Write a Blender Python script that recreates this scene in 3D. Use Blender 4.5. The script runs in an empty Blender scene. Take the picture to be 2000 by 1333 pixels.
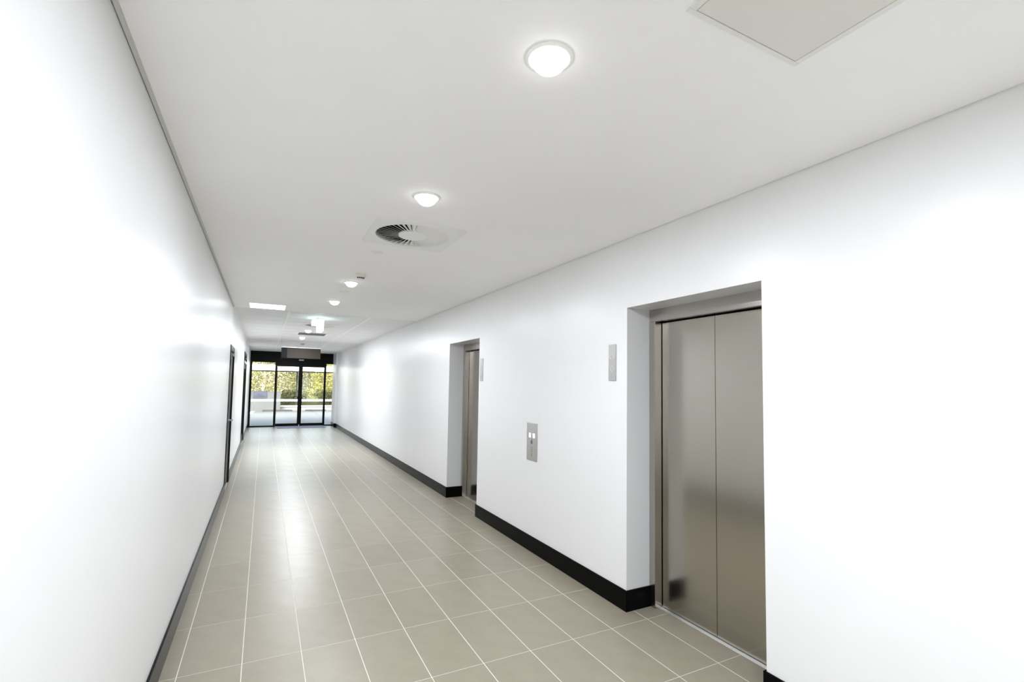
import bpy, bmesh, math, random
from mathutils import Vector, Matrix
random.seed(7)
S = bpy.context.scene
COL = S.collection
PI = math.pi

# ------------------------------------------------------------------ camera
cam_d = bpy.data.cameras.new('camera')
cam_d.sensor_width = 36.0
cam_d.lens = 36.0 * 941.4074 / 2000.0
cam_d.shift_y = 33.7 / 2000.0
cam_d.clip_start = 0.02
cam_d.clip_end = 500
cam = bpy.data.objects.new('camera', cam_d)
COL.objects.link(cam)
R_ = Vector((0.8889742687712825, -0.45767522912458825, 0.016066552471494498))
U_ = Vector((-0.0405507028019447, -0.043722205886388796, 0.998220421156919))
F_ = Vector((0.45615829485479265, 0.8880437789648571, 0.057426968202963065))
m = Matrix(((R_.x, U_.x, -F_.x, 0), (R_.y, U_.y, -F_.y, 0), (R_.z, U_.z, -F_.z, 1.5499), (0, 0, 0, 1)))
cam.matrix_world = m
S.camera = cam

# ------------------------------------------------------------------ colour management
S.view_settings.view_transform = 'Standard'
S.view_settings.look = 'None'
S.view_settings.exposure = 0.47
S.view_settings.gamma = 1.0
S.view_settings.use_curve_mapping = False
S.cycles.use_denoising = True
S.cycles.max_bounces = 14
S.cycles.diffuse_bounces = 8
S.cycles.glossy_bounces = 6
S.cycles.transmission_bounces = 8
S.cycles.transparent_max_bounces = 16
S.cycles.sample_clamp_indirect = 6.0
S.cycles.caustics_reflective = False

# ------------------------------------------------------------------ world and sun
W = bpy.data.worlds.new('sky')
S.world = W
W.use_nodes = True
wn = W.node_tree
for n_ in list(wn.nodes):
    wn.nodes.remove(n_)
sky = wn.nodes.new('ShaderNodeTexSky')
sky.sky_type = 'NISHITA'
sky.sun_disc = False
sky.sun_elevation = math.radians(41)
sky.sun_rotation = math.radians(200)
sky.air_density = 1.0
sky.dust_density = 4.0
sky.ozone_density = 0.6
bg = wn.nodes.new('ShaderNodeBackground')
bg.inputs['Strength'].default_value = 0.9
wo = wn.nodes.new('ShaderNodeOutputWorld')
hz = wn.nodes.new('ShaderNodeHueSaturation')                # hazy white sky
hz.inputs['Saturation'].default_value = 0.5
wn.links.new(sky.outputs['Color'], hz.inputs['Color'])
wn.links.new(hz.outputs['Color'], bg.inputs['Color'])
wn.links.new(bg.outputs['Background'], wo.inputs['Surface'])

sun_d = bpy.data.lights.new('sun', 'SUN')
sun_d.energy = 0.9
sun_d.angle = math.radians(0.6)
sun_d.color = (1.0, 0.97, 0.91)
sun = bpy.data.objects.new('sun', sun_d)
COL.objects.link(sun)
sd = Vector((0.22, 0.74, -0.66)).normalized()          # travel direction: from behind the building
sun.rotation_euler = sd.to_track_quat('-Z', 'Y').to_euler()
sun.location = (0, -5, 12)

LAMP_W = 18.5          # watts of each ceiling downlight
LAMP_FAR = 40.0        # extra watts on the grid downlights, added to brighten the far end
LAMP_REAR = 21.0
LAMP_COL = (0.885, 0.93, 1.0)

# ------------------------------------------------------------------ dimensions
XL, XR, H, D = -0.4318, 2.3015, 2.6228, 18.80
YB = -6.0                                   # the corridor goes on behind the camera
LIFTS = [(1.6303, 2.6826), (5.3427, 6.3950)]
ZT = 2.1242
GRID = 7.95
T1, T2 = 0.308, 1.504

# ------------------------------------------------------------------ helpers
def mat(name, col, rough=0.5, metal=0.0, spec=0.5, noise=0.0, nscale=20.0, bump=0.0, bscale=200.0, emit=None, estr=0.0,
        aniso=0.0, rand=0.0, rnoise=0.0):
    mt = bpy.data.materials.new(name)
    mt.use_nodes = True
    nt = mt.node_tree
    b = nt.nodes['Principled BSDF']
    b.inputs['Base Color'].default_value = (*col, 1)
    b.inputs['Roughness'].default_value = rough
    b.inputs['Metallic'].default_value = metal
    b.inputs['Specular IOR Level'].default_value = spec
    if aniso:
        b.inputs['Anisotropic'].default_value = aniso
    tc = nt.nodes.new('ShaderNodeTexCoord')
    if noise or rand:
        nz = nt.nodes.new('ShaderNodeTexNoise')
        nz.inputs['Scale'].default_value = nscale
        nz.inputs['Detail'].default_value = 5
        nt.links.new(tc.outputs['Object'], nz.inputs['Vector'])
        mr = nt.nodes.new('ShaderNodeMapRange')
        mr.inputs['From Min'].default_value = 0.25
        mr.inputs['From Max'].default_value = 0.75
        mr.inputs['To Min'].default_value = 1 - noise
        mr.inputs['To Max'].default_value = 1 + noise
        nt.links.new(nz.outputs['Fac'], mr.inputs['Value'])
        hs = nt.nodes.new('ShaderNodeHueSaturation')
        hs.inputs['Color'].default_value = (*col, 1)
        if rand:
            oi = nt.nodes.new('ShaderNodeObjectInfo')
            m2 = nt.nodes.new('ShaderNodeMapRange')
            m2.inputs['To Min'].default_value = 1 - rand
            m2.inputs['To Max'].default_value = 1 + rand
            nt.links.new(oi.outputs['Random'], m2.inputs['Value'])
            mu = nt.nodes.new('ShaderNodeMath'); mu.operation = 'MULTIPLY'
            nt.links.new(mr.outputs['Result'], mu.inputs[0])
            nt.links.new(m2.outputs['Result'], mu.inputs[1])
            nt.links.new(mu.outputs[0], hs.inputs['Value'])
        else:
            nt.links.new(mr.outputs['Result'], hs.inputs['Value'])
        nt.links.new(hs.outputs['Color'], b.inputs['Base Color'])
    if rnoise:
        nr = nt.nodes.new('ShaderNodeTexNoise')
        nr.inputs['Scale'].default_value = 6.0
        nt.links.new(tc.outputs['Object'], nr.inputs['Vector'])
        r2 = nt.nodes.new('ShaderNodeMapRange')
        r2.inputs['To Min'].default_value = max(0.02, rough - rnoise)
        r2.inputs['To Max'].default_value = rough + rnoise
        nt.links.new(nr.outputs['Fac'], r2.inputs['Value'])
        nt.links.new(r2.outputs['Result'], b.inputs['Roughness'])
    if bump:
        nb = nt.nodes.new('ShaderNodeTexNoise')
        nb.inputs['Scale'].default_value = bscale
        nb.inputs['Detail'].default_value = 3
        nt.links.new(tc.outputs['Object'], nb.inputs['Vector'])
        bp = nt.nodes.new('ShaderNodeBump')
        bp.inputs['Strength'].default_value = bump
        bp.inputs['Distance'].default_value = 0.002
        nt.links.new(nb.outputs['Fac'], bp.inputs['Height'])
        nt.links.new(bp.outputs['Normal'], b.inputs['Normal'])
    if emit:
        b.inputs['Emission Color'].default_value = (*emit, 1)
        b.inputs['Emission Strength'].default_value = estr
    return mt

def steel(name, col, rough=0.2, streak=0.025):
    """brushed stainless steel: fine vertical brush marks in roughness and colour"""
    mt = mat(name, col, rough, 1.0)
    nt = mt.node_tree
    b = nt.nodes['Principled BSDF']
    tc = nt.nodes.new('ShaderNodeTexCoord')
    mp = nt.nodes.new('ShaderNodeMapping')
    mp.inputs['Scale'].default_value = (900, 900, 2.5)
    nt.links.new(tc.outputs['Object'], mp.inputs['Vector'])
    nz = nt.nodes.new('ShaderNodeTexNoise')
    nz.inputs['Scale'].default_value = 1.0
    nz.inputs['Detail'].default_value = 4
    nt.links.new(mp.outputs['Vector'], nz.inputs['Vector'])
    mr = nt.nodes.new('ShaderNodeMapRange')
    mr.inputs['To Min'].default_value = rough - streak
    mr.inputs['To Max'].default_value = rough + streak
    nt.links.new(nz.outputs['Fac'], mr.inputs['Value'])
    nt.links.new(mr.outputs['Result'], b.inputs['Roughness'])
    hs = nt.nodes.new('ShaderNodeHueSaturation')
    hs.inputs['Color'].default_value = (*col, 1)
    m2 = nt.nodes.new('ShaderNodeMapRange')
    m2.inputs['To Min'].default_value = 0.975
    m2.inputs['To Max'].default_value = 1.025
    nt.links.new(nz.outputs['Fac'], m2.inputs['Value'])
    nt.links.new(m2.outputs['Result'], hs.inputs['Value'])
    nt.links.new(hs.outputs['Color'], b.inputs['Base Color'])
    return mt

def glass(name, col=(0.93, 0.97, 0.96)):
    mt = bpy.data.materials.new(name)
    mt.use_nodes = True
    nt = mt.node_tree
    for n in list(nt.nodes):
        nt.nodes.remove(n)
    o = nt.nodes.new('ShaderNodeOutputMaterial')
    t = nt.nodes.new('ShaderNodeBsdfTransparent'); t.inputs['Color'].default_value = (*col, 1)
    g = nt.nodes.new('ShaderNodeBsdfGlossy'); g.inputs['Roughness'].default_value = 0.02
    f = nt.nodes.new('ShaderNodeFresnel'); f.inputs['IOR'].default_value = 1.45
    mx = nt.nodes.new('ShaderNodeMixShader')
    nt.links.new(f.outputs['Fac'], mx.inputs['Fac'])
    nt.links.new(t.outputs['BSDF'], mx.inputs[1])
    nt.links.new(g.outputs['BSDF'], mx.inputs[2])
    nt.links.new(mx.outputs['Shader'], o.inputs['Surface'])
    return mt

def box(bm, x0, x1, y0, y1, z0, z1):
    v = [bm.verts.new(p) for p in ((x0, y0, z0), (x1, y0, z0), (x1, y1, z0), (x0, y1, z0),
                                   (x0, y0, z1), (x1, y0, z1), (x1, y1, z1), (x0, y1, z1))]
    for f in ((3, 2, 1, 0), (4, 5, 6, 7), (0, 1, 5, 4), (1, 2, 6, 5), (2, 3, 7, 6), (3, 0, 4, 7)):
        bm.faces.new([v[i] for i in f])

def lathe(bm, prof, cx=0, cy=0, cz=0, seg=32, axis='Z'):
    rings = []
    for r, z in prof:
        ring = []
        for k in range(seg):
            a = 2 * PI * k / seg
            p = (r * math.cos(a), r * math.sin(a), z)
            if axis == 'X':
                p = (p[2], p[0], p[1])
            if axis == 'Y':
                p = (p[0], p[2], p[1])
            ring.append(bm.verts.new((p[0] + cx, p[1] + cy, p[2] + cz)))
        rings.append(ring)
    for a, b in zip(rings, rings[1:]):
        for k in range(seg):
            bm.faces.new((a[k], a[(k + 1) % seg], b[(k + 1) % seg], b[k]))
    for ring, rv in ((rings[0], True), (rings[-1], False)):
        if len(ring) > 2:
            bm.faces.new(ring[::-1] if rv else ring)

def bar(bm, a, b, r, seg=8):
    a, b = Vector(a), Vector(b)
    d = (b - a).normalized()
    t = d.orthogonal().normalized()
    s = d.cross(t)
    ra, rb = [], []
    for k in range(seg):
        an = 2 * PI * k / seg
        o = t * math.cos(an) * r + s * math.sin(an) * r
        ra.append(bm.verts.new(a + o)); rb.append(bm.verts.new(b + o))
    for k in range(seg):
        bm.faces.new((ra[k], ra[(k + 1) % seg], rb[(k + 1) % seg], rb[k]))
    bm.faces.new(ra[::-1]); bm.faces.new(rb)

def obj(name, bm, mt, parent=None, bevel=0.0, smooth=False):
    me = bpy.data.meshes.new(name)
    bmesh.ops.recalc_face_normals(bm, faces=bm.faces)
    if bevel:
        bmesh.ops.bevel(bm, geom=[e for e in bm.edges], offset=bevel, segments=2, affect='EDGES', clamp_overlap=True)
    bm.to_mesh(me); bm.free()
    me.materials.append(mt)
    if smooth:
        for p in me.polygons:
            p.use_smooth = True
    o = bpy.data.objects.new(name, me)
    COL.objects.link(o)
    if parent:
        o.parent = parent
    return o

def bobj(name, boxes, mt, parent=None, bevel=0.0):
    bm = bmesh.new()
    for b in boxes:
        box(bm, *b)
    return obj(name, bm, mt, parent, bevel)

def struct(o, label=None):
    o['kind'] = 'structure'
    if label:
        o['label'] = label
    return o

def empty(name, loc=(0, 0, 0)):
    o = bpy.data.objects.new(name, None)
    o.empty_display_size = 0.1
    COL.objects.link(o)
    o.location = loc
    return o

def thing(name, label, cat, loc=(0, 0, 0), group=None):
    o = empty(name, loc)
    tag(o, label, cat, group)
    return o

def tag(o, label, cat, group=None):
    o['label'] = label
    o['category'] = cat
    if group:
        o['group'] = group
    return o

def dup(root, loc, label=None):
    r = root.copy(); COL.objects.link(r); r.location = loc
    if label:
        r['label'] = label
    for ch in list(root.children):
        c = ch.copy(); COL.objects.link(c); c.parent = r
        for g in ch.children:
            d = g.copy(); COL.objects.link(d); d.parent = c
    return r

# ------------------------------------------------------------------ materials
M = {}
M['wall'] = mat('white_wall_paint', (0.82, 0.82, 0.825), 0.32, spec=0.5, noise=0.01, nscale=3, bump=0.05, bscale=350)
M['ceil'] = mat('white_ceiling_paint', (0.92, 0.92, 0.92), 0.75, spec=0.2, noise=0.01, nscale=3)
M['shadowline'] = mat('shadowline_bead', (0.70, 0.71, 0.70), 0.6)
M['ctile'] = mat('mineral_ceiling_tile', (0.84, 0.85, 0.865), 0.8, spec=0.2, noise=0.03, nscale=90, bump=0.2, bscale=300)
M['tee'] = mat('white_grid_tee', (0.97, 0.97, 0.97), 0.35)
M['tile'] = mat('taupe_porcelain', (0.292, 0.260, 0.196), 0.35, spec=0.36, noise=0.05, nscale=9, bump=0.06, bscale=120, rand=0.035, rnoise=0.05)
M['grout'] = mat('cream_grout', (0.72, 0.70, 0.62), 0.8, noise=0.06, nscale=40)
M['skirt'] = mat('black_gloss_skirting', (0.003, 0.003, 0.003), 0.22, spec=0.05, noise=0.05, nscale=30)
M['steel'] = steel('brushed_stainless', (0.475, 0.448, 0.395), 0.2)
M['steel_f'] = mat('brushed_stainless_frame', (0.48, 0.46, 0.43), 0.22, 1.0, noise=0.01, nscale=30)
M['plate'] = steel('satin_faceplate', (0.55, 0.54, 0.525), 0.34)
M['alu'] = mat('ribbed_aluminium', (0.86, 0.86, 0.85), 0.35, 1.0, noise=0.05, nscale=60)
M['black'] = mat('black_powdercoat', (0.003, 0.003, 0.003), 0.4, spec=0.12, noise=0.05, nscale=50)
M['dark'] = mat('dark_void', (0.01, 0.01, 0.01), 0.9, spec=0.1)
M['white'] = mat('white_powdercoat', (0.85, 0.85, 0.84), 0.4)
M['beige'] = mat('offwhite_plastic', (0.78, 0.76, 0.68), 0.45)
M['panel'] = mat('access_panel_paint', (0.74, 0.73, 0.69), 0.5, noise=0.01, nscale=5)
M['pframe'] = mat('access_panel_frame', (0.80, 0.80, 0.77), 0.4)
M['tlens'] = mat('lit_diffuser', (0.9, 0.9, 0.9), 0.4, emit=(0.93, 0.97, 1), estr=2.6)
M['exitglow'] = mat('lit_exit_panel', (0.9, 0.95, 0.93), 0.4, emit=(0.72, 1.0, 0.96), estr=2.2)
M['lcd'] = mat('lit_display', (0.8, 0.85, 0.95), 0.3, emit=(0.85, 0.90, 1.0), estr=1.0)
M['lcdgap'] = mat('display_digit_hollow', (0.45, 0.47, 0.55), 0.3)
M['engrave'] = mat('engraved_mark', (0.16, 0.155, 0.15), 0.6)
M['etch'] = mat('pale_etched_line', (0.86, 0.86, 0.83), 0.4)
M['glass'] = glass('clear_glass')
M['mat'] = mat('blue_grey_mat', (0.30, 0.32, 0.42), 0.9, noise=0.1, nscale=120, bump=0.4, bscale=400)
M['taupe'] = mat('taupe_sign_face', (0.027, 0.021, 0.0155), 0.6, spec=0.2, noise=0.04, nscale=8)
M['grille'] = mat('grey_grille', (0.52, 0.52, 0.53), 0.6)
M['concrete'] = mat('pale_concrete', (0.165, 0.163, 0.162), 0.85, noise=0.06, nscale=1.5, bump=0.2, bscale=60)
M['render'] = mat('grey_render', (0.125, 0.125, 0.127), 0.8, noise=0.05, nscale=4)
M['extwhite'] = mat('white_exterior_paint', (0.85, 0.85, 0.85), 0.5, noise=0.02, nscale=3)
M['rail'] = mat('pale_rail_paint', (0.30, 0.305, 0.315), 0.5, noise=0.02, nscale=3)
M['plate2'] = steel('call_panel_steel', (0.74, 0.73, 0.715), 0.34)
M['asphalt'] = mat('dark_rubber', (0.06, 0.06, 0.06), 0.8, noise=0.1, nscale=20)
M['board'] = mat('slate_blue_board', (0.06, 0.063, 0.095), 0.6)
M['soil'] = mat('soil_bank', (0.11, 0.105, 0.04), 0.95, noise=0.25, nscale=3)
M['bark'] = mat('pale_bark', (0.45, 0.38, 0.30), 0.9, noise=0.2, nscale=12)

def leafmat(name, c1, c2, c3):
    mt = mat(name, c1, 0.55, spec=0.3)
    nt = mt.node_tree
    b = nt.nodes['Principled BSDF']
    ge = nt.nodes.new('ShaderNodeNewGeometry')
    rp = nt.nodes.new('ShaderNodeValToRGB')
    e = rp.color_ramp.elements
    e[0].color = (*c1, 1); e[1].color = (*c3, 1)
    k = e.new(0.5); k.color = (*c2, 1)
    nt.links.new(ge.outputs['Random Per Island'], rp.inputs['Fac'])
    nt.links.new(rp.outputs['Color'], b.inputs['Base Color'])
    return mt
M['leaf_a'] = leafmat('olive_leaves', (0.085, 0.085, 0.02), (0.22, 0.205, 0.05), (0.58, 0.53, 0.26))
M['leaf_b'] = leafmat('yellow_green_leaves', (0.13, 0.13, 0.02), (0.28, 0.26, 0.05), (0.55, 0.51, 0.20))
M['leaf_c'] = leafmat('grey_green_leaves', (0.11, 0.10, 0.04), (0.27, 0.245, 0.11), (0.65, 0.59, 0.38))

# ------------------------------------------------------------------ floor
TW, TL_, X0, Y0 = 0.3, 0.5701, 1.4569, 2.538
XBACK = 2.545
floor = struct(bobj('floor', [(XL - 0.3, XR + 0.3, YB, D + 0.10, -0.15, -0.0006)], M['grout']))
floor['label'] = 'taupe tiled corridor floor with cream grout joints'
GX, GY = 0.0042, 0.0030            # joint widths across and along
def tile_rect(i, j):
    x0 = X0 + TW * i; x1 = x0 + TW
    y0 = Y0 + TL_ * j; y1 = y0 + TL_
    return x0 + GX / 2, x1 - GX / 2, y0 + GY / 2, y1 - GY / 2
def tile_bm(bm, x0, x1, y0, y1):
    b = 0.0006
    lo = [(x0, y0), (x1, y0), (x1, y1), (x0, y1)]
    hi = [(x0 + b, y0 + b), (x1 - b, y0 + b), (x1 - b, y1 - b), (x0 + b, y1 - b)]
    vb = [bm.verts.new((x, y, -0.008)) for x, y in lo]
    vm = [bm.verts.new((x, y, -0.0005)) for x, y in lo]
    vt = [bm.verts.new((x, y, 0.0)) for x, y in hi]
    for A, B in ((vb, vm), (vm, vt)):
        for k in range(4):
            bm.faces.new((A[k], A[(k + 1) % 4], B[(k + 1) % 4], B[k]))
    bm.faces.new(vt)
full = None
imin = math.floor((XL - X0) / TW)
imax = math.floor((XBACK - X0) / TW)
jmin = math.floor((0.2 - Y0) / TL_)
jmax = math.floor((D + 0.02 - Y0) / TL_)
far_bm = bmesh.new()
back_bm = bmesh.new()
def pieces(x0, x1, y0, y1):
    """clip a tile to the corridor and the two lift recesses"""
    out = []
    a, b = max(x0, XL), min(x1, XR - 0.0)
    if b - a > 0.01:
        recess = x1 > XR + 1e-6
        if not recess:
            out.append((a, b, y0, min(y1, D)))
        else:
            ys = [(y0, min(y1, D))]
            done = False
            for l0, l1 in LIFTS:
                lo, hi = max(y0, l0), min(y1, l1)
                if hi - lo > 0.02:
                    done = True
                    out.append((a, min(x1, XBACK), lo, hi))
                    if lo - y0 > 0.02: out.append((a, b, y0, lo - 0.0002))
                    if y1 - hi > 0.02: out.append((a, b, hi + 0.0002, y1))
            if not done:
                out.append((a, b, y0, min(y1, D)))
    elif x0 >= XR - 0.01:
        for l0, l1 in LIFTS:
            lo, hi = max(y0, l0), min(y1, l1)
            if hi - lo > 0.02 and min(x1, XBACK) - x0 > 0.01:
                out.append((x0, min(x1, XBACK), lo, hi))
    return out
n_tile = 0
for j in range(jmin, jmax + 1):
    for i in range(imin, imax + 1):
        r = tile_rect(i, j)
        for q in pieces(*r):
            if q[1] - q[0] < 0.01 or q[3] - q[2] < 0.01:
                continue
            if j > 17:
                tile_bm(far_bm, *q)
                continue
            whole = abs((q[1] - q[0]) - (TW - GX)) < 1e-6 and abs((q[3] - q[2]) - (TL_ - GY)) < 1e-6
            if whole and full is not None:
                o = full.copy(); COL.objects.link(o)
            else:
                bm = bmesh.new()
                tile_bm(bm, 0, q[1] - q[0], 0, q[3] - q[2])
                o = obj('floor_tile', bm, M['tile'], floor)
                if whole:
                    full = o
            o.location = (q[0], q[2], 0)
            n_tile += 1
ft = obj('far_floor_tiles', far_bm, M['tile'], floor); ft['kind'] = 'stuff'
for j in range(math.floor((YB - Y0) / TL_), jmin):
    for i in range(imin, imax + 1):
        x0, x1, y0, y1 = tile_rect(i, j)
        a, b = max(x0, XL), min(x1, XR)
        if b - a > 0.01:
            tile_bm(back_bm, a, b, y0, y1)
bt = obj('rear_floor_tiles', back_bm, M['tile'], floor); bt['kind'] = 'stuff'

# ------------------------------------------------------------------ walls
DOORS_L = [(7.85, 8.70, 2.02), (13.15, 14.70, 2.22)]
def wall_left_boxes():
    out = []; y = YB
    for a, b, h in DOORS_L:
        out.append((XL - 0.2, XL, y, a, 0, H + 0.05))
        out.append((XL - 0.2, XL, a, b, h, H + 0.05))
        y = b
    out.append((XL - 0.2, XL, y, D + 0.2, 0, H + 0.05))
    return out
struct(bobj('wall_left', wall_left_boxes(), M['wall']), 'long plain white left corridor wall')
rw = []; y = YB
for a, b in LIFTS:
    rw.append((XR, XR + 0.36, y, a, 0, H + 0.05))
    rw.append((XR, XR + 0.36, a, b, ZT, H + 0.05))
    y = b
rw.append((XR, XR + 0.36, y, D + 0.2, 0, H + 0.05))
rw.append((2.25, XR, 17.95, D - 0.03, 0, H - 0.005))
struct(bobj('wall_right', rw, M['wall']), 'white right corridor wall with two lift recesses')
struct(bobj('wall_shaft', [(XR + 0.36, XR + 0.42, 1.2, 7.0, 0, H)], M['dark']))  # unseen dark slab, added to block light behind the lift doors
struct(bobj('wall_back', [(XL - 0.2, XR + 0.36, YB - 0.15, YB, 0, H + 0.05)], M['wall']))
bm = bmesh.new()
box(bm, XR - 0.0012, XR, 8.16, 8.185, 0.145, H - 0.02)
struct(obj('trim_1', bm, M['wall']), 'vertical joint bead in the right wall')

# skirting
def skirt(boxes, name, label):
    struct(bobj(name, boxes, M['skirt'], bevel=0.0015), label)
HB = 0.1425
skirt([(XL, XL + 0.012, YB, DOORS_L[0][0] - 0.05, 0.0, HB), (XL, XL + 0.012, DOORS_L[0][1] + 0.05, DOORS_L[1][0] - 0.05, 0.0, HB),
       (XL, XL + 0.012, DOORS_L[1][1] + 0.05, D - 0.04, 0.0, HB)], 'baseboard_left', 'black skirting along the left wall')
sk = []; y = YB
for a, b in LIFTS:
    sk.append((XR - 0.012, XR, y, a + 0.012, 0, HB))
    sk.append((XR, 2.508, a, a + 0.012, 0, HB))
    sk.append((XR, 2.508, b - 0.012, b, 0, HB))
    y = b - 0.012
sk.append((XR - 0.012, XR, y, 17.95, 0, HB))
sk.append((2.238, XR - 0.012, 17.938, 17.95, 0, HB))
sk.append((2.238, 2.25, 17.95, D - 0.04, 0, HB))
skirt(sk, 'baseboard_right', 'black skirting along the right wall and into lift recesses')

# ------------------------------------------------------------------ ceiling
GAPL, GAPR = 0.022, 0.014
V1 = (0.918, 3.39)                      # swirl diffuser centre
V2 = (0.906, 9.66)
RG = (0.906, 11.45)
VS = 0.31                               # half size of a diffuser plate
PNL = (1.046, 1.496, 0.470, 0.930)      # access panel
def rects(x0, x1, y0, y1, holes):
    xs = sorted({x0, x1} | {h[k] for h in holes for k in (0, 1)})
    ys = sorted({y0, y1} | {h[k] for h in holes for k in (2, 3)})
    out = []
    for a, b in zip(xs, xs[1:]):
        for c, d in zip(ys, ys[1:]):
            mx, my = (a + b) / 2, (c + d) / 2
            if not any(h[0] < mx < h[1] and h[2] < my < h[3] for h in holes):
                out.append((a, b, c, d))
    return out
VR = 0.29
TRF = (-0.232, 0.243, 7.385, 7.885)
holes = [(V1[0] - VR, V1[0] + VR, V1[1] - VR, V1[1] + VR), (PNL[0], PNL[1], PNL[2], PNL[3]), TRF]
bx = [(a, b, c, d, H, H + 0.013) for a, b, c, d in rects(XL + GAPL, XR - GAPR, YB, GRID, holes)]
bx.append((XL - 0.2, XR + 0.36, YB, D + 0.1, H + 0.16, H + 0.3))          # the slab over the ceiling void
bx += [(XL - 0.2, XL + 0.001, YB, D, H + 0.05, H + 0.16), (XR - 0.001, XR + 0.3, YB, D, H + 0.05, H + 0.16)]
ceiling = struct(bobj('ceiling', bx, M['ceil']), 'smooth white plasterboard ceiling with a tiled grid at its far end')
struct(bobj('trim_2', [(XL + 0.003, XL + GAPL, YB, GRID, H + 0.006, H + 0.02)], M['shadowline']), 'shadowline recess between left wall and ceiling')
struct(bobj('trim_3', [(XR - GAPR, XR, YB, GRID, H + 0.006, H + 0.02)], M['shadowline']), 'shadowline recess between right wall and ceiling')
struct(bobj('trim_4', [(XL, XL + 0.024, GRID, D - 0.04, H - 0.0035, H - 0.0015), (XL, XL + 0.0015, GRID, D - 0.04, H - 0.0015, H + 0.02)], M['tee']), 'white wall angle of the ceiling grid, left')
struct(bobj('trim_5', [(XR - 0.016, XR, GRID, 17.95, H - 0.0035, H - 0.0015)], M['ceil']), 'wall angle of the ceiling grid, right')
# grid ceiling
rows = [GRID, 8.15]
while rows[-1] + 0.6 < D - 0.1:
    rows.append(rows[-1] + 0.6)
rows.append(D - 0.04)
cols = [XL + 0.002, T1, T2, XR - 0.002]
skip = []
for r0, r1 in zip(rows, rows[1:]):
    for ci in range(3):
        c0, c1 = cols[ci], cols[ci + 1]
        if ci == 2 and r1 > 17.95:
            c1 = 2.248
        hl = []
        for cx, cy in (V2, RG):
            if ci == 1 and r0 < cy < r1:
                hl.append((cx - VR, cx + VR, max(r0, cy - VR + 0.01), min(r1, cy + VR - 0.01)))
        bobj('ceiling_tile', [(a + 0.002, b - 0.002, c + 0.002, d - 0.002, H, H + 0.014) for a, b, c, d in rects(c0, c1, r0, r1, hl)] if not hl
             else [(a, b, c, d, H, H + 0.014) for a, b, c, d in rects(c0 + 0.002, c1 - 0.002, r0 + 0.002, r1 - 0.002, [(h[0], h[1], h[2] + 0.004, h[3] - 0.004) for h in hl])],
             M['ctile'], ceiling)
for x in (T1, T2):
    bobj('grid_main_tee', [(x - 0.017, x + 0.017, GRID, D - 0.04, H - 0.004, H - 0.0005), (x - 0.002, x + 0.002, GRID, D - 0.04, H - 0.0005, H + 0.03)], M['tee'], ceiling)
for y in rows[1:-1]:
    for ci in range(3):
        c0, c1 = cols[ci] + (0.024 if ci == 0 else 0.017), cols[ci + 1] - (0.014 if ci == 2 else 0.017)
        if ci == 2 and y > 17.9:
            c1 = 2.246
        bobj('grid_cross_tee', [(c0, c1, y - 0.011, y + 0.011, H - 0.0025, H - 0.0004)], M['tee'], ceiling)
bobj('grid_edge_tee', [(XL + 0.024, XR - 0.016, GRID - 0.012, GRID + 0.014, H - 0.0045, H - 0.0004)], M['tee'], ceiling)

# ------------------------------------------------------------------ ceiling fittings
BLOOM_R = 0.058
M['dome'] = mat('bloom_dome_glow', (0.9, 0.9, 0.9), 0.4, emit=(1, 0.99, 0.97), estr=4.5)  # glow that imitates lens bloom around each downlight
def downlight(y, label, x=0.787, watts=LAMP_W):
    t = thing('downlight', label, 'ceiling light', (x, y, H), 'round downlights along the corridor ceiling')
    bm = bmesh.new()
    lathe(bm, [(0.078, -0.0002), (0.078, -0.004), (0.068, -0.008), (0.061, -0.006), (0.061, -0.0012)], seg=40)
    obj('trim_ring', bm, M['white'], t)
    bm = bmesh.new()
    lathe(bm, [(BLOOM_R * math.cos(a), -0.004 - 0.047 * math.sin(a)) for a in [k * PI / 2 / 8 for k in range(8)]] + [(0.004, -0.051)], seg=32)
    obj('dome', bm, M['dome'], t, smooth=True)  # dome shape added so the lamp reads as a bloomed blob
    ld = bpy.data.lights.new('downlight_lamp', 'AREA')
    ld.shape = 'DISK'; ld.size = 0.05; ld.energy = watts; ld.color = LAMP_COL
    lo = bpy.data.objects.new('downlight_lamp', ld)
    COL.objects.link(lo); lo.parent = t
    lo.location = (0, 0, -0.0535)
    return t
downlight(1.30, 'nearest and largest of the lit round downlights, beside the access panel')
downlight(2.635, 'lit round downlight just in front of the big swirl air diffuser')
downlight(5.305, 'lit round downlight beside the smoke detector beyond the swirl diffuser')
downlight(6.655, 'lit round downlight last before the tiled grid ceiling')
downlight(10.71, 'lit pinkish round downlight between diffuser and return grille in grid ceiling', x=0.775, watts=LAMP_FAR)
downlight(12.45, 'lit round downlight in the grid ceiling just beyond the grey return grille', x=0.775, watts=LAMP_FAR)
downlight(16.05, 'farthest lit round downlight, hidden behind the hanging sign', x=0.775, watts=LAMP_FAR)
for yb, w_ in ((-0.04, 'first'), (-1.38, 'second'), (-2.72, 'third'), (-4.6, 'last')):
    downlight(yb, w_ + ' unseen round downlight added for light behind the viewpoint', watts=LAMP_REAR)  # unseen lamps, added to light the near part of the corridor

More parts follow.
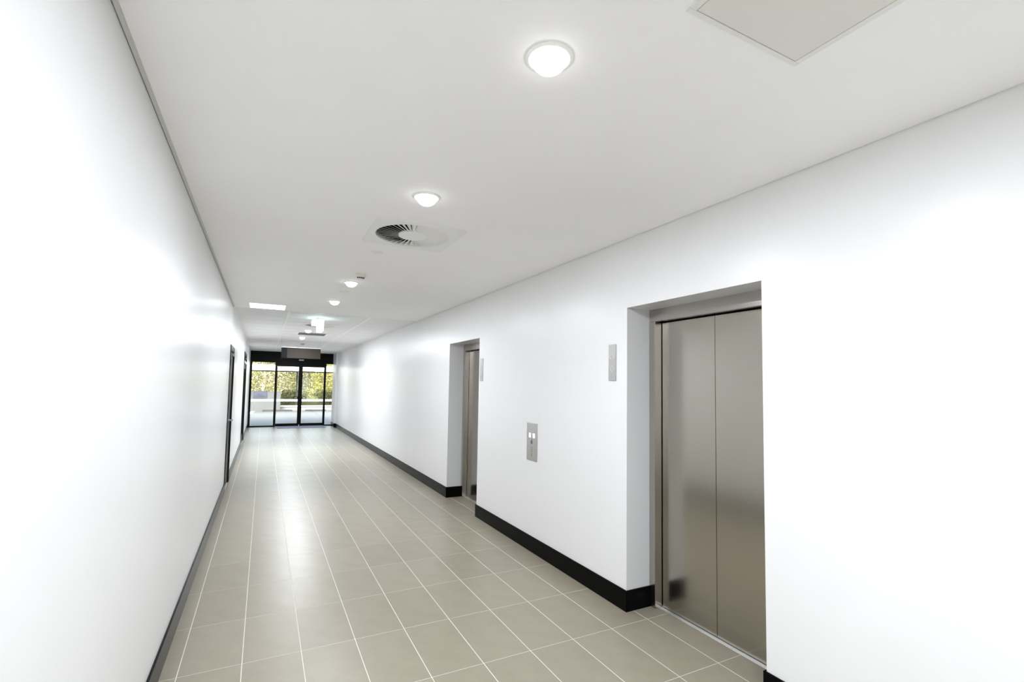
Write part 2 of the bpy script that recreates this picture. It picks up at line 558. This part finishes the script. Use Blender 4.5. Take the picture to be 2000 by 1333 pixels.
BR0, BR1 = 0.097, 0.262
def blade_mesh():
    bm = bmesh.new()
    n = 6
    tilt = math.radians(25)
    top, bot = [], []
    for k in range(n + 1):
        r = BR0 + (BR1 - BR0) * k / n
        hw = 0.5 * 0.90 * 2 * PI * r / 38
        dz = hw * math.tan(tilt)
        top.append((r, -hw, 0.003 + 2 * dz if False else 0.002 + dz * 2))
        bot.append((r, hw, 0.002))
    th = 0.0012
    va = [bm.verts.new(p) for p in top]; vb = [bm.verts.new(p) for p in bot]
    vc = [bm.verts.new((p[0], p[1], p[2] + th)) for p in top]; vd = [bm.verts.new((p[0], p[1], p[2] + th)) for p in bot]
    for k in range(n):
        bm.faces.new((va[k], va[k + 1], vb[k + 1], vb[k]))
        bm.faces.new((vc[k], vd[k], vd[k + 1], vc[k + 1]))
        bm.faces.new((va[k], vc[k], vc[k + 1], va[k + 1]))
        bm.faces.new((vb[k], vb[k + 1], vd[k + 1], vd[k]))
    bm.faces.new((va[0], vb[0], vd[0], vc[0]))
    bm.faces.new((va[n], vc[n], vd[n], vb[n]))
    return bm
def swirl(cx, cy, label):
    t = thing('swirl_air_diffuser', label, 'air vent', (cx, cy, H), 'square swirl air diffusers')
    bm = bmesh.new()
    seg = 64
    outer, inner = [], []
    for k in range(seg):
        a = 2 * PI * (k + 0.5) / seg
        c, s = math.cos(a), math.sin(a)
        q = VS / max(abs(c), abs(s))
        outer.append((c * q, s * q)); inner.append((c * BR1, s * BR1))
    lay = []
    for pts, z in ((inner, 0.03), (inner, -0.004), (outer, -0.006), (outer, -0.0004)):
        lay.append([bm.verts.new((x, y, z)) for x, y in pts])
    for A, B in zip(lay, lay[1:]):
        for k in range(seg):
            bm.faces.new((A[k], A[(k + 1) % seg], B[(k + 1) % seg], B[k]))
    obj('face_plate', bm, M['white'], t)
    bm = bmesh.new()
    lathe(bm, [(BR0 + 0.004, 0.012), (BR0 + 0.004, -0.003), (BR0 - 0.006, -0.006), (0.008, -0.007)], seg=40)
    obj('hub', bm, M['white'], t)
    bm = bmesh.new()
    lathe(bm, [(0.275, 0.035), (0.275, 0.12), (0.25, 0.125)], seg=40)
    obj('plenum', bm, M['dark'], t)
    b0 = obj('blade', blade_mesh(), M['white'], t)
    b0.rotation_euler.z = 0
    for k in range(1, 38):
        b = b0.copy(); COL.objects.link(b); b.rotation_euler.z = 2 * PI * k / 38
    return t
swirl(V1[0], V1[1], 'large white square ceiling diffuser with dark swirl blades, on the plaster ceiling')
swirl(V2[0], V2[1], 'small far square swirl diffuser in the tiled grid ceiling behind the exit sign')
# return grille
t = thing('return_air_grille', 'white framed grey louvred return air grille in the grid ceiling', 'air vent', (RG[0], RG[1], H))
f = 0.035
bobj('frame', [(-VS, VS, -VS, -VS + f, -0.006, -0.0004), (-VS, VS, VS - f, VS, -0.006, -0.0004),
               (-VS, -VS + f, -VS + f, VS - f, -0.006, -0.0004), (VS - f, VS, -VS + f, VS - f, -0.006, -0.0004)], M['tee'], t)
bobj('plenum', [(-VS + 0.03, VS - 0.03, -VS + 0.03, VS - 0.03, 0.05, 0.06)], M['dark'], t)
for k in range(24):
    yy = -VS + f + 0.008 + k * (2 * VS - 2 * f - 0.016) / 23
    bm = bmesh.new()
    v = [bm.verts.new(p) for p in ((-VS + f, yy - 0.001, -0.004), (VS - f, yy - 0.001, -0.004), (VS - f, yy + 0.013, 0.012), (-VS + f, yy + 0.013, 0.012),
                                   (-VS + f, yy + 0.001, -0.004), (VS - f, yy + 0.001, -0.004), (VS - f, yy + 0.015, 0.012), (-VS + f, yy + 0.015, 0.012))]
    for fc in ((3, 2, 1, 0), (4, 5, 6, 7), (0, 1, 5, 4), (1, 2, 6, 5), (2, 3, 7, 6), (3, 0, 4, 7)):
        bm.faces.new([v[i] for i in fc])
    obj('louvre', bm, M['grille'], t)
# access panel
t = thing('ceiling_access_panel', 'square off-white access panel in a metal frame, near ceiling corner', 'access panel', (0, 0, H))
x0, x1, y0, y1 = PNL
e = 0.022
bobj('frame', [(x0 - e, x1 + e, y1, y1 + 0.016, -0.004, -0.0003), (x0 - e, x1 + e, y0 - 0.016, y0, -0.004, -0.0003),
               (x0 - e, x0, y0, y1, -0.004, -0.0003), (x1, x1 + e, y0, y1, -0.004, -0.0003)], M['pframe'], t, bevel=0.0008)
bobj('panel', [(x0 + 0.0025, x1 - 0.0025, y0 + 0.0025, y1 - 0.0025, -0.003, 0.009)], M['panel'], t)
# lit square panel
t = thing('lit_ceiling_panel', 'bright lit rectangular ceiling panel by the left wall', 'ceiling light', (0, 0, H))
x0, x1, y0, y1 = TRF
bobj('frame', [(x0 - 0.006, x0 + 0.018, y0 - 0.006, y1 + 0.006, -0.004, -0.0003), (x1 - 0.010, x1 + 0.006, y0 - 0.006, y1 + 0.006, -0.004, -0.0003),
               (x0 + 0.018, x1 - 0.010, y0 - 0.006, y0 + 0.012, -0.004, -0.0003), (x0 + 0.018, x1 - 0.010, y1 - 0.012, y1 + 0.006, -0.004, -0.0003)], M['white'], t)
bobj('diffuser', [(x0 + 0.012, x1 - 0.006, y0 + 0.006, y1 - 0.006, -0.0015, 0.01)], M['tlens'], t)
# detectors and small flush fittings
def detector(x, y, label, m='beige'):
    t = thing('smoke_detector', label, 'smoke detector', (x, y, H))
    bm = bmesh.new()
    lathe(bm, [(0.056, -0.0003), (0.056, -0.016), (0.050, -0.026), (0.044, -0.030)], seg=32)
    obj('base', bm, M[m], t)
    bm = bmesh.new()
    lathe(bm, [(0.044, -0.030), (0.041, -0.044), (0.030, -0.054), (0.004, -0.058)], seg=32)
    obj('dome', bm, M['white'], t)
    for a in range(-2, 3):
        an = -PI / 2 + a * 0.4
        bm = bmesh.new()
        c, s = math.cos(an) * 0.040, math.sin(an) * 0.040
        box(bm, c - 0.006, c + 0.006, s - 0.005, s + 0.003, -0.046, -0.034)
        obj('vent_slot', bm, M['dark'], t)
    return t
detector(0.803, 4.86, 'round off-white smoke detector on plaster ceiling beside a lit downlight')
detector(0.905, 14.31, 'small grey smoke detector on grid ceiling above the hanging sign', 'grille')
def flush(x, y, r, label, name='flush_sprinkler_cover', cat='sprinkler'):
    t = thing(name, label, cat, (x, y, H))
    bm = bmesh.new()
    lathe(bm, [(r, -0.0003), (r, -0.003), (r - 0.004, -0.005), (r * 0.55, -0.005)], seg=32)
    obj('rim', bm, M['white'], t)
    bm = bmesh.new()
    lathe(bm, [(r * 0.45, -0.005), (r * 0.42, -0.012), (0.004, -0.013)], seg=24)
    obj('cap', bm, M['white'], t)
flush(0.786, 3.96, 0.047, 'flush white round cover on ceiling just beyond the swirl diffuser')
flush(0.79, 5.88, 0.06, 'flush white round speaker between two lit downlights', 'flush_ceiling_speaker', 'speaker')
# exit sign
t = thing('exit_sign', 'glowing white exit sign hanging edge-on from the grid ceiling', 'exit sign', (0.79, 8.55, H))
bobj('ceiling_mount', [(-0.055, 0.055, -0.08, 0.08, -0.03, -0.0006)], M['grille'], t, bevel=0.004)
bobj('lit_blade', [(-0.035, 0.05, -0.17, 0.17, -0.222, -0.04)], M['exitglow'], t, bevel=0.006)
bobj('lamp_housing', [(-0.12, -0.035, -0.05, 0.12, -0.122, -0.04)], M['exitglow'], t, bevel=0.006)
bobj('stem', [(-0.012, 0.012, -0.03, 0.03, -0.04, -0.03)], M['white'], t)
# hanging sign
t = thing('hanging_sign', 'long taupe hanging sign with a black end, on two wires before the glass doors', 'sign', (0.82, 13.3, 2.16))
bobj('taupe_face', [(-0.325, 0.455, -0.025, 0.025, 0.0, 0.262)], M['taupe'], t, bevel=0.002)
bobj('black_face', [(-0.458, -0.325, -0.025, 0.025, 0.0, 0.262)], M['black'], t, bevel=0.002)
bobj('top_rail', [(-0.46, 0.457, -0.03, 0.03, 0.262, 0.274)], M['white'], t)
for sx in (-0.455, 0.452):
    bm = bmesh.new(); bar(bm, (sx, 0, 0.274), (sx, 0, H - 2.16 - 0.0005), 0.0025, 6)
    obj('wire', bm, M['grille'], t)

# ------------------------------------------------------------------ lifts
def lift(y0, y1, label):
    t = thing('lift_entrance', label, 'elevator door', (2.51, (y0 + y1) / 2, 0), 'stainless lift entrances in the right wall')
    hw = (y1 - y0) / 2
    jw = 0.060
    top = 2.033
    for s in (1, -1):
        a, b = sorted((s * hw, s * (hw - jw)))
        bobj('jamb', [(0.0, 0.066, a + 0.0006, b - 0.0006, 0.001, top)], M['steel_f'], t, bevel=0.002)
    bobj('header', [(0.0, 0.066, -hw + 0.0006, hw - 0.0006, top + 0.0015, ZT - 0.0006)], M['steel_f'], t, bevel=0.002)
    for s in (1, -1):
        a, b = sorted((s * 0.0015, s * (hw - jw - 0.005)))
        bobj('door_panel', [(0.0665, 0.100, a, b, 0.007, top - 0.008)], M['steel'], t, bevel=0.0015)
    bm = bmesh.new()
    box(bm, 0.035, 0.067, -hw + jw + 0.001, hw - jw - 0.001, -0.002, 0.0025)
    for k in range(4):
        xx = 0.038 + k * 0.008
        box(bm, xx, xx + 0.004, -hw + jw + 0.001, hw - jw - 0.001, 0.0025, 0.0042)
    obj('sill', bm, M['alu'], t)
    bobj('shaft_lining', [(0.105, 0.115, -hw + 0.001, hw - 0.001, 0.001, ZT - 0.001)], M['dark'], t)
    return t
l1 = lift(*LIFTS[0], 'nearer stainless steel lift with brushed two-panel doors, seen in full')
lift(*LIFTS[1], 'farther stainless steel lift, its doors half hidden in their recess')

def arrow_bm(bm, cz, up, w=0.026, h=0.046):
    s = 1 if up else -1
    pts = [(0, cz + s * h * 0.5), (w, cz - s * h * 0.18), (w * 0.45, cz - s * h * 0.25), (w * 0.45, cz - s * h * 0.5),
           (-w * 0.45, cz - s * h * 0.5), (-w * 0.45, cz - s * h * 0.25), (-w, cz - s * h * 0.18)]
    for p, q in zip(pts, pts[1:] + pts[:1]):
        bar(bm, (-0.0052, p[0], p[1]), (-0.0052, q[0], q[1]), 0.0016, 5)
def indicator(y, label):
    t = thing('lift_direction_indicator', label, 'elevator indicator', (XR, y, 1.735), 'steel lift direction indicators with arrows')
    bm = bmesh.new()
    box(bm, -0.005, -0.0004, -0.043, 0.043, -0.136, 0.136)
    obj('face_plate', bm, M['plate'], t, bevel=0.0018)
    for up, cz, nm in ((True, 0.046, 'up_arrow'), (False, -0.048, 'down_arrow')):
        bm = bmesh.new(); arrow_bm(bm, cz, up)
        obj(nm, bm, M['etch'], t)
indicator(2.842, 'narrow steel indicator plate with two etched arrows, beside the nearer lift')
indicator(5.262, 'narrow steel indicator plate with arrows, at the edge of the farther lift')
# call panel
t = thing('lift_call_panel', 'brushed steel lift call panel with two lit displays between the lifts', 'elevator panel', (XR, 4.03, 1.02))
bm = bmesh.new(); box(bm, -0.005, -0.0004, -0.1, 0.1, -0.178, 0.178)
obj('face_plate', bm, M['plate2'], t, bevel=0.0018)
for cy in (0.038, -0.036):
    d = bobj('display', [(-0.0062, -0.0048, cy - 0.019, cy + 0.019, 0.040, 0.082)], M['lcd'], t)
    bobj('digit_hollow', [(-0.0066, -0.0061, cy - 0.004, cy + 0.004, 0.052, 0.072)], M['lcdgap'], d)
    for q in range(3):
        bobj('digit_stroke', [(-0.0060, -0.0049, cy + 0.024, cy + 0.029, 0.043 + q * 0.013, 0.050 + q * 0.013)], M['engrave'], d)
bm = bmesh.new(); lathe(bm, [(0.018, -0.005), (0.018, -0.008), (0.015, -0.0085), (0.003, -0.0086)], 0, 0.0, -0.002, 24, 'X')
cb = obj('call_button', bm, M['plate'], t)
bm = bmesh.new(); lathe(bm, [(0.0175, -0.0086), (0.0175, -0.0092), (0.0135, -0.0092)], 0, 0.0, -0.002, 24, 'X')
obj('button_ring', bm, M['engrave'], cb)
bobj('key_switch', [(-0.0072, -0.005, -0.006, 0.008, 0.016, 0.026)], M['engrave'], t)
for k, (zz, wd) in enumerate(((-0.055, 0.014), (-0.072, 0.011), (-0.088, 0.017), (-0.105, 0.013), (-0.122, 0.016), (-0.136, 0.010))):
    bobj('engraved_line', [(-0.0056, -0.0049, -wd, wd, zz - 0.0022, zz + 0.0022)], M['engrave'], t)

# ------------------------------------------------------------------ left wall doors
def side_door(nm, y0, y1, h, label, glazed):
    t = empty(nm, (XL, y0, 0)); struct(t, label)
    w = y1 - y0
    bobj('door_frame', [(-0.15, 0.010, -0.05, 0.03, 0.001, h + 0.05), (-0.15, 0.010, w - 0.03, w + 0.05, 0.001, h + 0.05),
                        (-0.15, 0.010, 0.03, w - 0.03, h - 0.03, h + 0.05)], M['black'], t, bevel=0.001)
    if not glazed:
        bobj('door_leaf', [(-0.05, -0.008, 0.033, w - 0.033, 0.006, h - 0.033)], M['black'], t, bevel=0.001)
        hd = bobj('handle_plate', [(-0.008, 0.006, 0.06, 0.12, 0.86, 1.12)], M['plate'], t, bevel=0.001)
        bm = bmesh.new(); bar(bm, (0.004, 0.09, 1.0), (0.062, 0.09, 1.0), 0.011, 10); bar(bm, (0.055, 0.09, 1.0), (0.055, 0.22, 1.0), 0.011, 10)
        obj('lever', bm, M['plate'], hd)
    else:
        tz = 2.03
        bobj('transom_bar', [(-0.06, 0.014, 0.03, w - 0.03, tz - 0.03, tz + 0.03)], M['white'], t)
        bobj('transom_panel', [(-0.05, -0.02, 0.03, w - 0.03, tz + 0.032, h - 0.032)], M['black'], t)
        lf = bobj('door_leaf', [(-0.05, -0.008, 0.033, 0.17, 0.006, tz - 0.034), (-0.05, -0.008, w - 0.17, w - 0.033, 0.006, tz - 0.034),
                                (-0.05, -0.008, 0.17, w - 0.17, 0.006, 0.20), (-0.05, -0.008, 0.17, w - 0.17, tz - 0.15, tz - 0.034)], M['black'], t)
        bobj('door_glass', [(-0.034, -0.026, 0.17, w - 0.17, 0.20, tz - 0.15)], M['glass'], lf)
    cl = bobj('door_closer', [(-0.008, 0.022, w - 0.22, w - 0.05, h - 0.085, h - 0.04)], M['plate'], t, bevel=0.004)
    return t
side_door('door_1', *DOORS_L[0], 'black side door with a steel lever handle, first on the left wall', False)
side_door('door_2', *DOORS_L[1], 'far black glazed side door with a transom, on the left wall', True)
struct(bobj('wall_sideroom', [(XL - 1.4, XL - 1.3, 12.9, 15.0, 0, H), (XL - 1.3, XL - 0.2, 12.9, 13.0, 0, H), (XL - 1.3, XL - 0.2, 14.9, 15.0, 0, H),
                              (XL - 1.3, XL - 0.2, 13.0, 14.9, H - 0.1, H), (XL - 1.3, XL - 0.2, 13.0, 14.9, -0.1, 0)], M['wall']))

# ------------------------------------------------------------------ glazed end doors
t = empty('door_3', (0, D, 0)); struct(t, 'black framed glass sliding doors with sidelights closing the corridor end')
BX1 = 2.25
HD0, HD1 = 2.155, 2.255
bobj('bulkhead', [(XL + 0.001, BX1, -0.0425, 0.06, 2.24, H - 0.0012)], M['black'], t)
bobj('door_track', [(0.34, 2.02, -0.075, 0.05, HD0 - 0.01, 2.24)], M['black'], t)
bobj('frame_jamb', [(XL + 0.001, -0.368, -0.035, 0.05, 0, 2.24)], M['black'], t)
bobj('mullion', [(0.345, 0.408, -0.035, 0.05, 0, HD0)], M['black'], t)
bobj('mullion', [(1.962, 2.018, -0.035, 0.05, 0, HD0)], M['black'], t)
bobj('bottom_rail', [(-0.368, 0.345, -0.03, 0.05, 0, 0.045)], M['black'], t)
bobj('bottom_rail', [(2.018, BX1, -0.03, 0.05, 0, 0.04)], M['black'], t)
g = bobj('sidelight_glass', [(-0.368, 0.345, 0.006, 0.014, 0.045, 2.24)], M['glass'], t)
g = bobj('sidelight_glass', [(2.018, BX1, 0.006, 0.014, 0.04, 2.24)], M['glass'], t)
for a, b, side in ((0.41, 1.167, 0), (1.1685, 1.96, 1)):
    s = 0.064
    sa, sb = (0.012, s) if side == 0 else (s, 0.012)
    lf = bobj('door_leaf', [(a, a + sa, -0.03, 0.015, 0.012, HD0 - 0.012), (b - sb, b, -0.03, 0.015, 0.012, HD0 - 0.012),
                            (a + sa, b - sb, -0.03, 0.015, 0.012, 0.105), (a + sa, b - sb, -0.03, 0.015, HD0 - 0.05, HD0 - 0.012)], M['black'], t)
    bobj('door_glass', [(a + sa, b - sb, -0.012, -0.004, 0.105, HD0 - 0.05)], M['glass'], lf)
    hx0, hx1 = (b - sb - 0.145, b - sb) if side == 0 else (a + sa, a + sa + 0.145)
    bobj('pull_handle', [(hx0, hx1, -0.06, -0.032, 1.03, 1.05), (hx0, hx1, -0.06, -0.032, 0.965, 0.985),
                         (hx0, hx0 + 0.02, -0.06, -0.032, 0.985, 1.03), (hx1 - 0.02, hx1, -0.06, -0.012, 0.985, 1.03)], M['black'], lf)
bobj('floor_lock', [(1.158, 1.178, -0.05, -0.031, 0.0, 0.06)], M['alu'], t)
bobj('motion_sensor', [(1.09, 1.25, -0.075, -0.036, 2.33, 2.37)], M['grille'], t, bevel=0.004)
mt_ = bobj('entrance_mat', [(0.46, 2.0, 17.95, 18.74, 0.0005, 0.011)], M['mat'], bevel=0.003)
tag(mt_, 'blue-grey entrance mat on the floor in front of the glass doors', 'mat')

# ------------------------------------------------------------------ outside
struct(bobj('wall_facade', [(-16, XL - 0.2, D, D + 0.25, -0.2, 3.3), (XR + 0.36, 16, D, D + 0.25, -0.2, 3.3),
                            (XL - 0.2, XR + 0.36, D, D + 0.25, H + 0.05, 3.3)], M['extwhite']))
struct(bobj('roof', [(-16, 16, YB - 2, D + 0.9, 3.3, 3.6)], M['extwhite']))  # facade and roof unseen, added to block the sun and shade the forecourt
ground = struct(bobj('ground', [(-30, 40, D + 0.10, 36, -0.4, -0.012)], M['concrete']), 'pale concrete forecourt outside the glass doors')
bank = struct(bobj('ground_bank', [(-30, 40, 36, 62, -0.4, 0.3)], M['soil']))
# covered way
t = thing('covered_walkway_roof', 'white fascia of the flat canopy roof outside the doors', 'canopy', (0, 28, 0))
bobj('fascia', [(-7, 9, 0, 0.08, 2.16, 2.46)], M['extwhite'], t)
bobj('roof_slab', [(-7, 9, 0.08, 5.6, 2.20, 2.42)], M['render'], t)
for px in (-5.2, 1.72, 7.4):
    bm = bmesh.new(); bar(bm, (px, 2.6, -0.01), (px, 2.6, 2.2), 0.04, 14)
    p = obj('post', bm, M['render'], t)
    bobj('base_plate', [(px - 0.32, px + 0.12, 2.45, 2.75, -0.012, 0.05)], M['extwhite'], p)
w_ = bobj('low_boundary_wall', [(-7, 0.86, 29.2, 29.5, -0.012, 1.05)], M['render'])
tag(w_, 'grey rendered boundary wall outside, left behind the white rail', 'wall')
t = thing('notice_board', 'slate-blue notice board fixed to the outside grey wall', 'sign', (-0.14, 29.2, 0.69))
bobj('board', [(-0.33, 0.33, -0.04, -0.002, 0, 0.375)], M['board'], t, bevel=0.003)
for zz, w0, w1 in ((0.165, -0.12, 0.12), (0.095, -0.24, 0.22), (0.30, -0.05, 0.06)):
    bobj('text_line', [(w0, w1, -0.043, -0.0405, zz - 0.008, zz + 0.008)], M['black'] if zz < 0.2 else M['render'], t)
t = thing('barrier_rail', 'long white horizontal barrier rail outside the glass doors', 'railing', (0, 27.5, 0))
bobj('rail', [(-7, 9, -0.04, 0.04, 0.56, 0.685)], M['rail'], t, bevel=0.01)
for px in (-5.5, -2.6, 3.9, 6.4):
    bobj('post', [(px - 0.04, px + 0.04, 0.045, 0.11, -0.012, 0.64)], M['rail'], t)
t = thing('low_kerb_wall', 'low white kerb wall with a capping, right of the grey wall outside', 'wall', (0, 29.9, 0))
bobj('cap', [(0.88, 9, -0.05, 0.3, 0.18, 0.25)], M['extwhite'], t)
bobj('upstand', [(0.88, 9, 0.0, 0.25, -0.012, 0.18)], M['rail'], t)
for a, b in ((0.9, 1.45), (2.1, 3.15)):
    wst = bobj('wheel_stop', [(a - (0.9 if a < 1 else 0), b, 28.75, 28.95, -0.012, 0.07)], M['asphalt'], bevel=0.01)
    tag(wst, 'low dark wheel stop on the concrete %s the thin canopy post' % ('left of' if a < 1 else 'right of'), 'wheel stop')
bm = bmesh.new()
v = [bm.verts.new(p) for p in ((-0.62, 26.6, -0.0115), (-0.45, 26.6, -0.0115), (-0.36, 29.0, -0.0115), (-0.53, 29.0, -0.0115))]
bm.faces.new(v)
r_ = bmesh.ops.extrude_face_region(bm, geom=bm.faces[:])
for q in r_['geom']:
    if isinstance(q, bmesh.types.BMVert):
        q.co.z += 0.004
tag(obj('painted_ground_mark', bm, M['extwhite']), 'short white painted stripe on the concrete, lower left outside', 'road marking')

# trees and shrubs
def leaf_mesh(name, n, rx, ry, z0, z1, size, mt, seed):
    rnd = random.Random(seed)
    verts, faces = [], []
    blobs = [(rnd.uniform(-rx * .7, rx * .7), rnd.uniform(-ry * .7, ry * .7), rnd.uniform(z0 + .1 * (z1 - z0), z1 - .15 * (z1 - z0)), rnd.uniform(.35, .62)) for _ in range(16)]
    for _ in range(n):
        bx_, by_, bz_, br = rnd.choice(blobs)
        while True:
            d = Vector((rnd.uniform(-1, 1), rnd.uniform(-1, 1), rnd.uniform(-1, 1)))
            if d.length < 1: break
        c = Vector((bx_ + d.x * br * rx, by_ + d.y * br * ry, bz_ + d.z * br * (z1 - z0) * 0.5))
        if c.z < 0.02: c.z = rnd.uniform(0.02, 0.3)
        a = Vector((rnd.gauss(0, 1), rnd.gauss(0, 1), rnd.gauss(0, 1))).normalized()
        b = a.orthogonal().normalized()
        b = (Matrix.Rotation(rnd.uniform(0, 6.28), 3, a) @ b)
        e = a.cross(b)
        s = size * rnd.uniform(.6, 1.4)
        k = len(verts)
        verts += [c - b * s, c + e * s * .45, c + b * s, c - e * s * .45]
        faces.append((k, k + 1, k + 2, k + 3))
    me = bpy.data.meshes.new(name)
    me.from_pydata([tuple(v) for v in verts], [], faces)
    me.materials.append(mt)
    return me
def trunk_bm(h, seed):
    rnd = random.Random(seed)
    bm = bmesh.new()
    p = Vector((0, 0, -0.05)); r = 0.11
    for k in range(5):
        q = p + Vector((rnd.uniform(-.15, .15), rnd.uniform(-.15, .15), h / 5))
        bar(bm, p, q, r, 8)
        if k > 0:
            for _ in range(2):
                a = rnd.uniform(0, 6.28)
                bar(bm, q, q + Vector((math.cos(a) * .9, math.sin(a) * .9, rnd.uniform(.4, .9))), r * .35, 6)
        p = q; r *= 0.82
    return bm
protos = []
for k, (mm, hh, rx) in enumerate((('leaf_a', 5.2, 1.65), ('leaf_b', 4.7, 1.6), ('leaf_c', 5.6, 1.65))):
    tr = empty('tree', (0, 44 + k, 0.3))
    me = leaf_mesh('foliage', 9500, rx, rx * .8, 0.1, hh, 0.062, M[mm], 10 + k)
    fo = bpy.data.objects.new('foliage', me); COL.objects.link(fo); fo.parent = tr; fo['kind'] = 'stuff'
    obj('trunk', trunk_bm(hh * .8, 30 + k), M['bark'], tr)
    protos.append(tr)
KIND = ['olive-green bushy tree', 'bright yellow-green tree', 'pale grey-green tree']
spots = [(-4.6, 41.0, 0, 'at the far left, beyond the notice board'), (-0.1, 41.0, 2, 'in front row, behind the left sidelight'),
         (4.4, 41.0, 1, 'in front row, behind the right sliding door'), (8.9, 41.0, 0, 'in front row, right of the doors'),
         (-2.3, 46.0, 1, 'in second row, left of the doors'), (2.1, 46.0, 0, 'in second row, behind the thin canopy post'),
         (6.6, 46.0, 2, 'in second row, behind the right sidelight'),
         (-4.8, 51.0, 2, 'in third row, far left'), (-0.2, 51.0, 1, 'in third row, above the notice board'),
         (4.3, 51.0, 0, 'in third row, behind the meeting of the doors'), (8.8, 51.0, 1, 'in third row, right of the doors'),
         (-2.4, 56.0, 0, 'in last row, left of the doors'), (2.0, 56.0, 2, 'in last row, behind the left sliding door'),
         (6.5, 56.0, 1, 'in last row, right end')]
used = set()
for k, (x, y, kd, where) in enumerate(spots):
    if kd not in used:
        o = protos[kd]; o.location = (x, y, 0.3); used.add(kd)
    else:
        o = dup(protos[kd], (x, y, 0.3))
    o.rotation_euler.z = (k % 2) * PI
    tag(o, KIND[kd] + ' ' + where, 'tree', 'trees beyond the covered walkway')
sh = empty('shrub', (0, 0, 0))
me = leaf_mesh('foliage', 4200, 1.1, 0.6, 0.05, 1.15, 0.055, M['leaf_b'], 77)
fo = bpy.data.objects.new('foliage', me); COL.objects.link(fo); fo.parent = sh; fo['kind'] = 'stuff'
bm = bmesh.new()
for k in range(5):
    a = k * 1.3
    bar(bm, (math.cos(a) * .05, math.sin(a) * .05, -0.03), (math.cos(a) * .4, math.sin(a) * .35, .7), 0.015, 6)
obj('stems', bm, M['bark'], sh)
xs = [1.3 + 2.9 * k for k in range(3)]
WH = ['around the thin canopy post', 'behind the right sliding door', 'farthest to the right']
for k, x in enumerate(xs):
    o = sh if k == 0 else dup(sh, (0, 0, 0))
    o.location = (x, 34.8, -0.012)
    o.rotation_euler.z = (k % 2) * PI
    tag(o, 'low yellow-green shrub beyond the kerb wall, ' + WH[k], 'shrub', 'shrubs behind the kerb wall')
print('tiles', n_tile)
